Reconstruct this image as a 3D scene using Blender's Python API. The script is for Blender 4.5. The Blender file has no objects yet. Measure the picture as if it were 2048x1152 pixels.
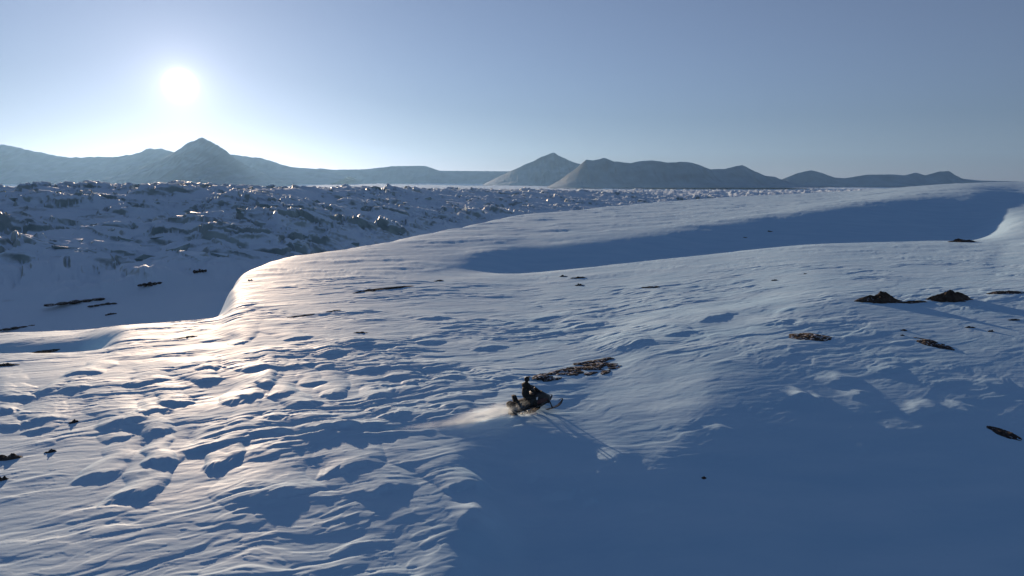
import bpy, bmesh, math, random
import numpy as np
from mathutils import Vector, Matrix, Euler, noise as mnoise

random.seed(7)
R = math.radians
scene = bpy.context.scene
col = scene.collection

# ------------------------------------------------------------------ camera
CAM_Z = 12.5
PITCH = 8.8
FPX = 1365.0                       # focal length in photo pixels (2048 wide)
cam_d = bpy.data.cameras.new('camera')
cam_d.sensor_width = 36.0
cam_d.lens = 36.0 * FPX / 2048.0
cam_d.clip_start = 0.1
cam_d.clip_end = 60000
cam = bpy.data.objects.new('camera', cam_d)
col.objects.link(cam)
cam.location = (0, 0, CAM_Z)
cam.rotation_euler = (R(90 - PITCH), 0, 0)
scene.camera = cam

# ------------------------------------------------------------------ light
SUN_EL, SUN_AZ = R(7.05), R(-25.2)          # azimuth from +Y, negative = left
SUN = Vector((math.sin(SUN_AZ) * math.cos(SUN_EL), math.cos(SUN_AZ) * math.cos(SUN_EL), math.sin(SUN_EL)))
world = bpy.data.worlds.new('World')
scene.world = world
world.use_nodes = True
wn, wl = world.node_tree.nodes, world.node_tree.links
wn.clear()
w_out = wn.new('ShaderNodeOutputWorld')
w_bg = wn.new('ShaderNodeBackground')
w_bg.inputs['Strength'].default_value = 0.05
w_sky = wn.new('ShaderNodeTexSky')
w_sky.sky_type = 'NISHITA'
w_sky.sun_disc = False
w_sky.sun_elevation = SUN_EL
w_sky.sun_rotation = SUN_AZ
w_sky.altitude = 100
w_sky.air_density = 1.0
w_sky.dust_density = 0.2
w_sky.ozone_density = 3.0
w_hs = wn.new('ShaderNodeHueSaturation')           # thin high haze greys the whole sky evenly
w_hs.inputs['Saturation'].default_value = 0.46
wl.new(w_sky.outputs[0], w_hs.inputs['Color'])
wl.new(w_hs.outputs[0], w_bg.inputs['Color'])
# the sun's own disc and the bright aureole of the air round it (by direction)
w_tc = wn.new('ShaderNodeTexCoord')
w_dot = wn.new('ShaderNodeVectorMath'); w_dot.operation = 'DOT_PRODUCT'
w_dot.inputs[1].default_value = SUN
wl.new(w_tc.outputs['Generated'], w_dot.inputs[0])
def wmath(op, a, b=None):
    n = wn.new('ShaderNodeMath'); n.operation = op
    for i, v in enumerate((a, b)):
        if v is None: continue
        if isinstance(v, (int, float)): n.inputs[i].default_value = v
        else: wl.new(v, n.inputs[i])
    return n.outputs[0]
w_ang = wmath('ARCCOSINE', wmath('MINIMUM', w_dot.outputs['Value'], 0.999999))
w_deg = wmath('MULTIPLY', w_ang, 180 / math.pi)
def lobe(amp, width, p=2.0):
    t = wmath('POWER', wmath('DIVIDE', w_deg, width), p)
    return wmath('MULTIPLY', wmath('POWER', math.e, wmath('MULTIPLY', t, -1.0)), amp)
w_sum = wmath('ADD', wmath('ADD', lobe(5.0, 0.6, 2.0), lobe(0.5, 1.5, 1.0)), lobe(0.09, 9.0, 1.1))
w_em = wn.new('ShaderNodeBackground')
w_em.inputs['Color'].default_value = (1.0, 0.82, 0.60, 1)
wl.new(w_sum, w_em.inputs['Strength'])
w_add = wn.new('ShaderNodeAddShader')
wl.new(w_bg.outputs[0], w_add.inputs[0]); wl.new(w_em.outputs[0], w_add.inputs[1])
wl.new(w_add.outputs[0], w_out.inputs['Surface'])

sun_d = bpy.data.lights.new('sun', 'SUN')
sun_d.energy = 5.0
sun_d.angle = R(0.55)
sun_d.color = (1.0, 0.655, 0.32)
sun_o = bpy.data.objects.new('sun', sun_d)
col.objects.link(sun_o)
sun_o.rotation_euler = (-SUN).to_track_quat('-Z', 'Y').to_euler()
sun_o.location = SUN * 400

vs = scene.view_settings
scene.display_settings.display_device = 'sRGB'
vs.view_transform = 'Standard'
vs.look = 'None'
vs.gamma = 1.0
vs.use_curve_mapping = False
vs.exposure = 0.54
vs.use_white_balance = True
vs.white_balance_temperature = 5050
vs.white_balance_tint = 18

scene.render.engine = 'CYCLES'
cy = scene.cycles
cy.use_denoising = True
cy.max_bounces = 5
cy.diffuse_bounces = 2
cy.glossy_bounces = 2
cy.transmission_bounces = 3
cy.volume_bounces = 1
cy.transparent_max_bounces = 6
cy.sample_clamp_indirect = 4.0

# ------------------------------------------------------------------ numpy helpers
def _hash(ix, iy, seed):
    h = (ix.astype(np.int64) * 374761393 + iy.astype(np.int64) * 668265263 + seed * 1274126177) & 0xffffffff
    h = ((h ^ (h >> 13)) * 1274126177) & 0xffffffff
    h = ((h ^ (h >> 16)) * 2246822519) & 0xffffffff
    return h ^ (h >> 15)
def rnd(ix, iy, seed):
    return (_hash(ix, iy, seed) & 0xffff) / 65535.0
def perlin(x, y, seed=0):
    ix, iy = np.floor(x), np.floor(y)
    fx, fy = x - ix, y - iy
    ix, iy = ix.astype(np.int64), iy.astype(np.int64)
    def g(dx, dy):
        a = rnd(ix + dx, iy + dy, seed) * 2 * np.pi
        return np.cos(a) * (fx - dx) + np.sin(a) * (fy - dy)
    sx = fx * fx * fx * (fx * (fx * 6 - 15) + 10)
    sy = fy * fy * fy * (fy * (fy * 6 - 15) + 10)
    a, b, c, d = g(0, 0), g(1, 0), g(0, 1), g(1, 1)
    return 1.5 * ((a + (b - a) * sx) * (1 - sy) + (c + (d - c) * sx) * sy)
def fbm(x, y, seed=0, octs=4, gain=0.5, lac=2.03):
    s, a = 0.0, 1.0
    for i in range(octs):
        s = s + a * perlin(x * lac ** i + 17.3 * i, y * lac ** i - 9.1 * i, seed + i)
        a *= gain
    return s
def sstep(a, b, t):
    t = np.clip((t - a) / (b - a), 0, 1)
    return t * t * (3 - 2 * t)
def pchip(xk, yk, xq):
    """monotone cubic through (xk, yk)"""
    h = np.diff(xk); d = np.diff(yk) / h
    m = np.zeros_like(yk)
    for i in range(1, len(xk) - 1):
        if d[i - 1] * d[i] > 0:
            w1, w2 = 2 * h[i] + h[i - 1], h[i] + 2 * h[i - 1]
            m[i] = (w1 + w2) / (w1 / d[i - 1] + w2 / d[i])
    m[0], m[-1] = d[0], d[-1]
    i = np.clip(np.searchsorted(xk, xq) - 1, 0, len(xk) - 2)
    t = np.clip((xq - xk[i]) / h[i], 0, 1)
    t2, t3 = t * t, t * t * t
    return (2*t3 - 3*t2 + 1) * yk[i] + (t3 - 2*t2 + t) * h[i] * m[i] + (-2*t3 + 3*t2) * yk[i+1] + (t3 - t2) * h[i] * m[i+1]
CP, SP = math.cos(R(PITCH)), math.sin(R(PITCH))
def ray(px, py):
    a, b = (px - 1024) / FPX, (576 - py) / FPX
    return Vector((a, CP + b * SP, b * CP - SP))
def slope_of(py):                  # fall per metre forward seen at this image row
    r = ray(1024, py)
    return -r.z / r.y
def flat(px, py, z=0.0):           # where the line of sight meets the level z
    r = ray(px, py)
    t = (z - CAM_Z) / r.z
    return r.x * t, r.y * t
def row_of(s):
    return 576 + FPX * math.tan(math.atan(s) - R(PITCH))
def grid_mesh(name, X, Y, Z, mat):
    nr, nc = X.shape
    me = bpy.data.meshes.new(name)
    co = np.stack([X, Y, Z], -1).reshape(-1, 3).astype(np.float32)
    me.vertices.add(len(co))
    me.vertices.foreach_set('co', co.ravel())
    i = np.arange(nr * nc, dtype=np.int32).reshape(nr, nc)
    q = np.stack([i[:-1, :-1], i[:-1, 1:], i[1:, 1:], i[1:, :-1]], -1).reshape(-1)
    nq = len(q) // 4
    me.loops.add(nq * 4); me.loops.foreach_set('vertex_index', q)
    me.polygons.add(nq)
    me.polygons.foreach_set('loop_start', np.arange(0, nq * 4, 4, dtype=np.int32))
    me.update(calc_edges=True)
    me.polygons.foreach_set('use_smooth', np.ones(nq, dtype=bool))
    me.materials.append(mat)
    o = bpy.data.objects.new(name, me)
    col.objects.link(o)
    return o

# ------------------------------------------------------------------ materials
def new_mat(name):
    m = bpy.data.materials.new(name); m.use_nodes = True
    nt = m.node_tree
    return m, nt.nodes, nt.links, nt.nodes['Principled BSDF']
def ramp(n, stops):
    r = n.new('ShaderNodeValToRGB')
    e = r.color_ramp.elements
    while len(e) < len(stops): e.new(0.5)
    for k, (p, c) in enumerate(stops):
        e[k].position = p; e[k].color = (*c, 1) if len(c) == 3 else c
    return r
def mat_snow():
    m, n, l, b = new_mat('wind_packed_snow')
    tc = n.new('ShaderNodeTexCoord')
    mp = n.new('ShaderNodeMapping'); mp.inputs['Rotation'].default_value = (0, 0, R(-20)); mp.inputs['Scale'].default_value = (0.28, 1.0, 1.0)
    l.new(tc.outputs['Object'], mp.inputs[0])
    n1 = n.new('ShaderNodeTexNoise'); n1.inputs['Scale'].default_value = 0.5; n1.inputs['Detail'].default_value = 5
    l.new(mp.outputs[0], n1.inputs['Vector'])
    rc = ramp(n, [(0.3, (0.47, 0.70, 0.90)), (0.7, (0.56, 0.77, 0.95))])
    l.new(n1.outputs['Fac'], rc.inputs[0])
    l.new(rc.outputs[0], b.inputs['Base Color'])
    n2 = n.new('ShaderNodeTexNoise'); n2.inputs['Scale'].default_value = 2.6; n2.inputs['Detail'].default_value = 6
    l.new(mp.outputs[0], n2.inputs['Vector'])
    bp = n.new('ShaderNodeBump'); bp.inputs['Strength'].default_value = 0.5; bp.inputs['Distance'].default_value = 0.035
    l.new(n2.outputs['Fac'], bp.inputs['Height'])
    l.new(bp.outputs[0], b.inputs['Normal'])
    rr = ramp(n, [(0.35, (0.62,) * 3), (0.65, (0.78,) * 3)])
    l.new(n1.outputs['Fac'], rr.inputs[0]); l.new(rr.outputs[0], b.inputs['Roughness'])
    b.inputs['Specular IOR Level'].default_value = 0.10
    return m
def mat_glacier(name, s_scale):
    m, n, l, b = new_mat(name)
    geo = n.new('ShaderNodeNewGeometry')
    sx = n.new('ShaderNodeSeparateXYZ'); l.new(geo.outputs['Normal'], sx.inputs[0])
    tc = n.new('ShaderNodeTexCoord')
    n1 = n.new('ShaderNodeTexNoise'); n1.inputs['Scale'].default_value = s_scale; n1.inputs['Detail'].default_value = 6
    l.new(tc.outputs['Object'], n1.inputs['Vector'])
    ad = n.new('ShaderNodeMath'); ad.operation = 'MULTIPLY_ADD'
    l.new(n1.outputs['Fac'], ad.inputs[0]); ad.inputs[1].default_value = 0.7; l.new(sx.outputs['Z'], ad.inputs[2])
    fr = ramp(n, [(0.86, (0, 0, 0)), (0.96, (1, 1, 1))])     # steep ice walls bare, gentler tops snowed over
    sc = n.new('ShaderNodeMath'); sc.operation = 'MULTIPLY'; sc.inputs[1].default_value = 0.78
    l.new(ad.outputs[0], sc.inputs[0]); l.new(sc.outputs[0], fr.inputs[0])
    n3 = n.new('ShaderNodeTexNoise'); n3.inputs['Scale'].default_value = s_scale * 0.5; n3.inputs['Detail'].default_value = 3
    l.new(tc.outputs['Object'], n3.inputs['Vector'])
    ad3 = n.new('ShaderNodeMath'); ad3.operation = 'MULTIPLY_ADD'; ad3.inputs[1].default_value = -0.55
    l.new(n3.outputs['Fac'], ad3.inputs[0]); l.new(ad.outputs[0], ad3.inputs[2]); ad4 = n.new('ShaderNodeMath'); ad4.inputs[1].default_value = 0.27
    l.new(ad3.outputs[0], ad4.inputs[0]); l.new(ad4.outputs[0], sc.inputs[0])
    ic = ramp(n, [(0.3, (0.17, 0.24, 0.25)), (0.7, (0.38, 0.48, 0.48))])
    l.new(n1.outputs['Fac'], ic.inputs[0])
    mx = n.new('ShaderNodeMix'); mx.data_type = 'RGBA'
    l.new(fr.outputs[0], mx.inputs['Factor']); l.new(ic.outputs[0], mx.inputs['A'])
    mx.inputs['B'].default_value = (0.68, 0.83, 0.96, 1)
    l.new(mx.outputs['Result'], b.inputs['Base Color'])
    rg = n.new('ShaderNodeMapRange'); l.new(fr.outputs[0], rg.inputs[0])
    rg.inputs['To Min'].default_value = 0.42; rg.inputs['To Max'].default_value = 0.6
    l.new(rg.outputs[0], b.inputs['Roughness'])
    bp = n.new('ShaderNodeBump'); bp.inputs['Strength'].default_value = 0.6; bp.inputs['Distance'].default_value = 0.35
    n2 = n.new('ShaderNodeTexNoise'); n2.inputs['Scale'].default_value = s_scale * 3; n2.inputs['Detail'].default_value = 5
    l.new(tc.outputs['Object'], n2.inputs['Vector']); l.new(n2.outputs['Fac'], bp.inputs['Height'])
    l.new(bp.outputs[0], b.inputs['Normal'])
    return m
def mat_mountain():
    m, n, l, b = new_mat('mountain_snow_and_rock')
    geo = n.new('ShaderNodeNewGeometry')
    sx = n.new('ShaderNodeSeparateXYZ'); l.new(geo.outputs['Normal'], sx.inputs[0])
    tc = n.new('ShaderNodeTexCoord')
    n1 = n.new('ShaderNodeTexNoise'); n1.inputs['Scale'].default_value = 0.006; n1.inputs['Detail'].default_value = 8
    l.new(tc.outputs['Object'], n1.inputs['Vector'])
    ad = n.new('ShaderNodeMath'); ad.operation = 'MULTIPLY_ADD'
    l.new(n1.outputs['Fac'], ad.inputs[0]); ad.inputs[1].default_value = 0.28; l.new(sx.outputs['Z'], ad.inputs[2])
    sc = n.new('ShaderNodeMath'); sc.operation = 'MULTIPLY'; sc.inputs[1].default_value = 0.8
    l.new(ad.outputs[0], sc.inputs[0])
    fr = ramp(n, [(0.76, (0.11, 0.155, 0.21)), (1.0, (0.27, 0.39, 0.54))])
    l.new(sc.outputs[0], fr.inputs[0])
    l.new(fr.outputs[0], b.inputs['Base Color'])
    b.inputs['Roughness'].default_value = 0.8
    b.inputs['Specular IOR Level'].default_value = 0.2
    return m
def mat_rock(name, c0, c1, scale=3.0):
    m, n, l, b = new_mat(name)
    tc = n.new('ShaderNodeTexCoord'); geo = n.new('ShaderNodeNewGeometry')
    n1 = n.new('ShaderNodeTexNoise'); n1.inputs['Scale'].default_value = scale; n1.inputs['Detail'].default_value = 7
    l.new(tc.outputs['Object'], n1.inputs['Vector'])
    rc = ramp(n, [(0.35, c0), (0.68, c1)])
    l.new(n1.outputs['Fac'], rc.inputs[0])
    sx = n.new('ShaderNodeSeparateXYZ'); l.new(geo.outputs['Normal'], sx.inputs[0])
    n2 = n.new('ShaderNodeTexNoise'); n2.inputs['Scale'].default_value = scale * 2.1; n2.inputs['Detail'].default_value = 5
    l.new(geo.outputs['Position'], n2.inputs['Vector'])
    ad = n.new('ShaderNodeMath'); ad.operation = 'MULTIPLY'
    l.new(n2.outputs['Fac'], ad.inputs[0]); l.new(sx.outputs['Z'], ad.inputs[1])
    fr = ramp(n, [(0.56, (0, 0, 0)), (0.61, (1, 1, 1))])          # drifted snow caught in the hollows
    l.new(ad.outputs[0], fr.inputs[0])
    mx = n.new('ShaderNodeMix'); mx.data_type = 'RGBA'
    l.new(fr.outputs[0], mx.inputs['Factor']); l.new(rc.outputs[0], mx.inputs['A']); mx.inputs['B'].default_value = (0.75, 0.80, 0.87, 1)
    l.new(mx.outputs['Result'], b.inputs['Base Color'])
    bp = n.new('ShaderNodeBump'); bp.inputs['Distance'].default_value = 0.06; bp.inputs['Strength'].default_value = 0.8
    l.new(n1.outputs['Fac'], bp.inputs['Height']); l.new(bp.outputs[0], b.inputs['Normal'])
    b.inputs['Roughness'].default_value = 0.9
    b.inputs['Specular IOR Level'].default_value = 0.2
    return m
def mat_plain(name, c, rough=0.5, metal=0.0, var=0.15, scale=12.0, trans=0.0):
    m, n, l, b = new_mat(name)
    tc = n.new('ShaderNodeTexCoord')
    n1 = n.new('ShaderNodeTexNoise'); n1.inputs['Scale'].default_value = scale; n1.inputs['Detail'].default_value = 4
    l.new(tc.outputs['Object'], n1.inputs['Vector'])
    rc = ramp(n, [(0.3, tuple(v * (1 - var) for v in c)), (0.7, tuple(min(1, v * (1 + var)) for v in c))])
    l.new(n1.outputs['Fac'], rc.inputs[0]); l.new(rc.outputs[0], b.inputs['Base Color'])
    b.inputs['Roughness'].default_value = rough
    b.inputs['Metallic'].default_value = metal
    b.inputs['Transmission Weight'].default_value = trans
    return m
M = {
    'snow': mat_snow(), 'glacier': mat_glacier('glacier_ice_and_snow', 0.16), 'block': mat_glacier('ice_block_surface', 0.5),
    'mountain': mat_mountain(),
    'rock': mat_rock('dark_frost_shattered_rock', (0.022, 0.020, 0.020), (0.075, 0.065, 0.058)),
    'earth': mat_rock('brown_moraine_earth', (0.035, 0.028, 0.022), (0.085, 0.066, 0.050), 2.0),
    'black': mat_plain('black_painted_plastic', (0.014, 0.014, 0.015), 0.35),
    'vinyl': mat_plain('black_seat_vinyl', (0.010, 0.010, 0.010), 0.85),
    'rubber': mat_plain('black_rubber', (0.010, 0.010, 0.010), 0.8),
    'steel': mat_plain('dull_steel', (0.05, 0.05, 0.055), 0.5, 0.8),
    'red': mat_plain('dark_red_plastic', (0.05, 0.014, 0.016), 0.45),
    'white': mat_plain('white_panel', (0.75, 0.75, 0.75), 0.4, 0, 0.05),
    'glass': mat_plain('smoked_windshield', (0.03, 0.032, 0.036), 0.15, 0, 0.05, 4, 0.3),
    'suit': mat_plain('dark_olive_snowsuit_cloth', (0.014, 0.014, 0.012), 0.85, 0, 0.3, 30),
    'helmet': mat_plain('black_helmet_shell', (0.010, 0.010, 0.011), 0.6),
    'bag': mat_plain('black_canvas_bag', (0.016, 0.016, 0.018), 0.8, 0, 0.3, 25),
}

def tag(o, label=None, cat=None, group=None, kind=None):
    if label: o['label'] = label
    if cat: o['category'] = cat
    if group: o['group'] = group
    if kind: o['kind'] = kind
    return o

# ------------------------------------------------------------------ snow hill: the macro shape
# one profile per bearing: y of each landform knot, height there, drift amplitude there
# knots: near, near slope x2, snowmobile track, upper slope x2, first crest, gully floor, gully far rim, far crest, drop, buried
COLS = {
 -300: ([6,20,28,36,43,48, 52,59,66,72, 95,160], [-.5,-.4,-.4,-.5,-.7,-.85, -.95,-4.9,-3.9,-4.4, -9,-16], [.4,.45,.6,.9,.8,.8,.8,.5,.7,.8,.4,0]),
  150: ([6,20,28,36,44,50, 54,61,68,74, 96,165], [-.5,-.45,-.35,-.4,-.5,-.85, -1.15,-4.6,-3.3,-3.9, -9,-16], [.4,.45,.6,.9,.8,.8,.8,.5,.7,.8,.4,0]),
  270: ([6,20,28,36,45,52, 55,58,62,66, 92,170], [-.5,-.45,-.3,-.3,-.5,-.75, -.85,-1.0,-1.15,-1.5, -8,-16], [.4,.45,.6,.9,.9,.9,.9,.9,.9,.9,.4,0]),
  435: ([6,20,28,36,47,56, 60,63,66,69, 95,180], [-.6,-.4,-.25,-.2,-.35,-.65, -.8,-.95,-1.1,-1.35, -7,-15], [.4,.45,.65,1.,.9,.9,.9,.9,.9,.9,.4,0]),
  482: ([6,20,28,37,50,62, 70,78,86,96, 120,210], [-.7,-.45,-.2,-.1,-.2,-.3, -.35,-.4,-.5,-.55, -6,-15], [.4,.45,.65,1.,.9,.9,.9,.9,.9,.9,.4,0]),
  750: ([6,20,28,37,50,66, 80,92,105,135, 165,260], [-1.5,-.75,-.3,0,0,-.1, -.1,-.1,0,.4, -5,-14], [.5,.55,.75,1.1,1.1,.9,.8,.8,.8,.6,.2,0]),
  900: ([6,20,28,37,52,70, 90,101,114,165, 205,320], [-1.5,-.8,-.35,0,-.1,-.3, -.4,-.6,-.1,1.1, -4,-14], [.5,.5,.7,1.1,1.1,.8,.6,.5,.6,.7,.2,0]),
  975: ([6,20,28,36,52,71, 95,108,120,195, 240,370], [-2.8,-1.7,-.8,0,-.15,-.4, -.6,-1.6,.2,1.4, -3.5,-14], [.4,.4,.6,1.,1.1,.8,.5,.3,.4,.75,.2,0]),
 1050: ([6,20,28,36.5,52,72, 100,114,128,230, 280,420], [-4,-2.5,-1.15,.05,-.15,-.45, -.8,-2.6,.3,1.8, -3,-14], [.3,.3,.45,.8,1.1,.8,.4,.2,.3,.8,.2,0]),
 1130: ([6,20,29,35,52,71, 101,116,131,250, 300,460], [-4.1,-2.6,-1.0,-.1,-.05,-.25, -.45,-2.3,.8,2.2, -2.8,-14], [.15,.15,.3,.3,1.0,.85,.4,.15,.3,.8,.2,0]),
 1230: ([6,20,31.5,38,52,70, 105,120,137,290, 350,520], [-4.3,-2.65,-.5,-.25,.15,.05, .0,-1.9,1.4,2.9, -2.5,-14], [.12,.15,.2,.3,.8,.9,.4,.15,.3,.8,.2,0]),
 1330: ([6,20,29.5,38,52,70, 109,125,146,330, 400,570], [-4.4,-2.75,-.8,-.1,.65,.6, .5,-1.5,2.2,3.6, -2.2,-14], [.12,.12,.2,.3,.6,.8,.4,.15,.4,.9,.2,0]),
 1450: ([6,20,30,37.5,52,67, 114,131,160,370, 450,640], [-4.5,-2.65,-.8,.2,1.1,1.15, .95,-1.0,3.4,4.8, -1.7,-14], [.12,.12,.15,.25,.55,.8,.4,.12,.4,.9,.2,0]),
 1650: ([6,20,30,38,52,62, 120,140,185,420, 520,750], [-4.9,-3.0,-.98,.22,1.72,2.2, 1.76,0,6.3,6.8, -1,-14], [.1,.1,.12,.2,.5,.7,.4,.1,.4,.9,.2,0]),
 1925: ([6,20,28,37,52,62, 125,150,215,420, 560,800], [-5,-3.1,-1.35,.3,1.9,2.5, 1.75,.2,9,12.2, 4,-14], [.1,.1,.12,.25,.5,.6,.4,.1,.3,.7,.2,0]),
 2035: ([6,20,28,37,52,62, 125,150,205,420, 560,830], [-5,-3.1,-1.3,.35,2.05,2.7, 2.3,3.5,7.0,13, 6,-14], [.1,.1,.12,.25,.5,.6,.3,.15,.2,.6,.2,0]),
 2350: ([6,20,28,37,52,62, 125,150,200,420, 560,900], [-5,-3.1,-1.2,.5,2.4,3.2, 4.5,6.5,10.5,15, 10,-14], [.1,.1,.12,.25,.5,.6,.4,.2,.3,.7,.2,0]),
}
pxs = np.array(sorted(COLS), float)
us = (pxs - 1024) / 1350.0
KY = np.array([COLS[int(p)][0] for p in pxs], float)
KZ = np.array([COLS[int(p)][1] for p in pxs], float)
KA = np.array([COLS[int(p)][2] for p in pxs], float)
NC, NR = 1000, 930
uu = np.concatenate([np.linspace(-1.0, -0.80, 40, endpoint=False), np.linspace(-0.80, 0.80, NC - 80), np.linspace(0.80, 1.0, 41)[1:]])
yy = np.exp(np.concatenate([np.linspace(math.log(6.0), math.log(19.0), 60, endpoint=False), np.linspace(math.log(19.0), math.log(90.0), 640, endpoint=False), np.linspace(math.log(90.0), math.log(800.0), NR - 700)]))
lyy = np.log(yy)
Zb = np.zeros((NR, len(uu))); Am = np.zeros_like(Zb)
for j, u in enumerate(uu):
    ky = np.array([pchip(us, KY[:, k], np.array([u]))[0] for k in range(KY.shape[1])])
    kz = np.array([pchip(us, KZ[:, k], np.array([u]))[0] for k in range(KY.shape[1])])
    ka = np.array([pchip(us, KA[:, k], np.array([u]))[0] for k in range(KY.shape[1])])
    Zb[:, j] = pchip(np.log(ky), kz, np.log(yy))
    Am[:, j] = np.interp(np.log(yy), np.log(ky), ka)
# round off the knots a little
def blur(A, nr, nc):
    for ax, n in ((0, nr), (1, nc)):
        if n < 1: continue
        k = np.ones(2 * n + 1) / (2 * n + 1)
        pad = [(0, 0), (0, 0)]; pad[ax] = (n, n)
        B = np.pad(A, pad, mode='edge')
        c = np.cumsum(B, axis=ax)
        z = np.zeros_like(np.take(c, [0], axis=ax))
        c = np.concatenate([z, c], axis=ax)
        s = 2 * n + 1
        if ax == 0: A = (c[s:] - c[:-s]) / s
        else: A = (c[:, s:] - c[:, :-s]) / s
    return A
Zb = blur(blur(Zb, 4, 5), 4, 5)
Am = blur(Am, 12, 30) * 0.62
Am *= 1 - 0.30 * (1 - sstep(-0.62, -0.25, np.repeat(uu[None, :], NR, 0)))
YY, UU = np.meshgrid(yy, uu, indexing='ij')
# the landforms wander: shift them sideways by a slow noise so that nothing runs dead straight
du = 0.045 * fbm(UU * 2.5, np.log(YY) * 3.2, 9, 3, 0.55) * (1 - 0.8 * sstep(50, 75, YY))
for i_ in range(NR):
    Zb[i_] = np.interp(uu + du[i_], uu, Zb[i_])
XX = UU * YY
RIDX = np.arange(NR, dtype=float)
def sample(A, x, y):
    u = x / y
    fi = float(np.interp(math.log(y), lyy, RIDX))
    i = int(min(max(fi, 0), NR - 2)); fi = min(max(fi - i, 0), 1)
    fj = float(np.interp(u, uu, np.arange(len(uu))))
    j = int(min(fj, len(uu) - 2)); fj -= j
    return (A[i, j] * (1 - fj) + A[i, j+1] * fj) * (1 - fi) + (A[i+1, j] * (1 - fj) + A[i+1, j+1] * fj) * fi
def hit(px, py, A):
    """where the line of sight of a photo pixel meets the height field A"""
    r = ray(px, py)
    t = 8.0
    prev = t
    while t < 790:
        p = r * t
        if p.y > 6.1 and CAM_Z + p.z < sample(A, p.x, p.y):
            a, b = prev, t
            for _ in range(20):
                m = (a + b) / 2
                q = r * m
                if CAM_Z + q.z < sample(A, q.x, q.y): b = m
                else: a = m
            q = r * b
            return q.x, q.y
        prev = t
        t *= 1.01
    return None

# ------------------------------------------------------------------ drifts and sastrugi
SH = (math.sin(SUN_AZ), math.cos(SUN_AZ))           # level direction towards the sun
WD = (math.cos(R(20)), math.sin(R(20)))             # wind direction: drifts are drawn out along it
Aw = XX * WD[0] + YY * WD[1]
Bw = -XX * WD[1] + YY * WD[0]
D = np.zeros_like(Zb)
wx = fbm(XX * 0.16, YY * 0.16, 3, 3) * 1.1
wy = fbm(XX * 0.16 + 40, YY * 0.16, 5, 3) * 1.1
fade = 1 - sstep(150, 420, YY) * 0.4
Am = Am * (0.35 + 0.80 * sstep(-0.25, 0.30, fbm(XX / 13 + 3, YY / 9, 15, 3)))
# long low waves, plates with a cut edge, then small ripples
D += Am * 0.14 * fbm((Aw + wx) * 0.055, (Bw + wy) * 0.11, 11, 3, 0.45)
for k, (la, lb, amp, thr, sd) in enumerate(((9.5, 2.9, 0.095, 0.14, 21), (5.2, 1.35, 0.050, 0.10, 31), (12.0, 3.6, 0.08, 0.28, 41))):
    nn = fbm((Aw + wx * 0.6) / la, (Bw + wy * 0.6) / lb, sd, 3, 0.5)
    plate = sstep(thr - 0.06, thr + 0.09, nn) * (1 + 0.4 * nn)
    D += Am * amp * plate
nn = fbm((Aw + wx * 0.8) / 2.4, (Bw + wy * 0.8) / 0.8, 95, 3, 0.55)          # broken wind crust
D += (0.1 + Am) * 0.026 * sstep(0.10, 0.17, nn)
nn = fbm((Aw + wx) / 1.5, (Bw + wy) / 0.55, 97, 2, 0.55)
D += (0.06 + Am) * 0.013 * sstep(0.12, 0.20, nn) * (1 - sstep(60, 90, YY))
for (la, lb, amp, sd) in ((4.8, 1.35, 0.034, 81), (2.3, 0.62, 0.015, 85)):      # sharp-crested ridges along the wind
    nn = fbm((Aw + wx) / la, (Bw + wy) / lb, sd, 3, 0.5)
    D += Am * (0.35 + 0.65 * sstep(25, 42, YY)) * amp * (1 - np.abs(nn) * 1.6).clip(0, 1) ** 2
rip = fbm((Aw + wx * 0.5) * 0.7, (Bw + wy * 0.5) * 2.1, 61, 2, 0.55)
D += (0.12 + 0.88 * Am) * 0.024 * rip
# far slopes: broader streaks so that they still read at a distance
D += Am * 0.75 * sstep(75, 150, YY) * fbm((Aw + wx) * 0.022, (Bw + wy) * 0.10, 71, 4, 0.55)
D += (0.15 + Am) * 0.16 * sstep(70, 120, YY) * fbm((Aw + wx) * 0.07, (Bw + wy) * 0.30, 75, 3, 0.55)
H0 = Zb + D * fade

# individual drifts: shaded face towards the camera, gentle back towards the sun
# (photo px of the shaded face, its width and depth in px)
DRIFTS = [
 (202,965,80,28),(318,941,55,28),(445,946,70,42),(318,876,66,18),(250,854,92,20),(650,878,100,40),(465,893,190,13),
 (280,1008,105,50),(403,905,52,11),(287,773,76,11),(413,767,62,14),(352,816,62,15),(307,833,57,15),(489,809,92,26),
 (560,799,72,11),(608,820,66,19),(553,843,46,14),(670,797,62,15),(424,743,52,11),(512,743,52,9),(666,712,62,11),
 (167,753,62,9),(147,782,46,11),(92,790,46,13),(38,806,62,19),(10,830,50,14),(79,847,76,15),(80,866,46,10),(14,860,72,13),
 (240,883,66,10),(629,772,42,9),(533,782,36,15),(760,800,60,14),(830,770,70,12),(900,760,60,10),(745,742,70,10),
 (980,700,80,9),(860,690,70,8),(1270,690,80,9),(1360,672,90,9),(790,835,70,14),(560,1010,200,46),(760,1000,150,40),
 (930,985,120,34),(700,950,120,26),(1560,650,90,9),(1430,640,110,9),(1010,760,60,9),(920,830,70,14),(1180,655,80,7),
 (1090,640,70,6),(870,640,70,6),(720,690,60,7),(600,680,60,6),(480,690,50,5),
]
H = H0.copy()
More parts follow.
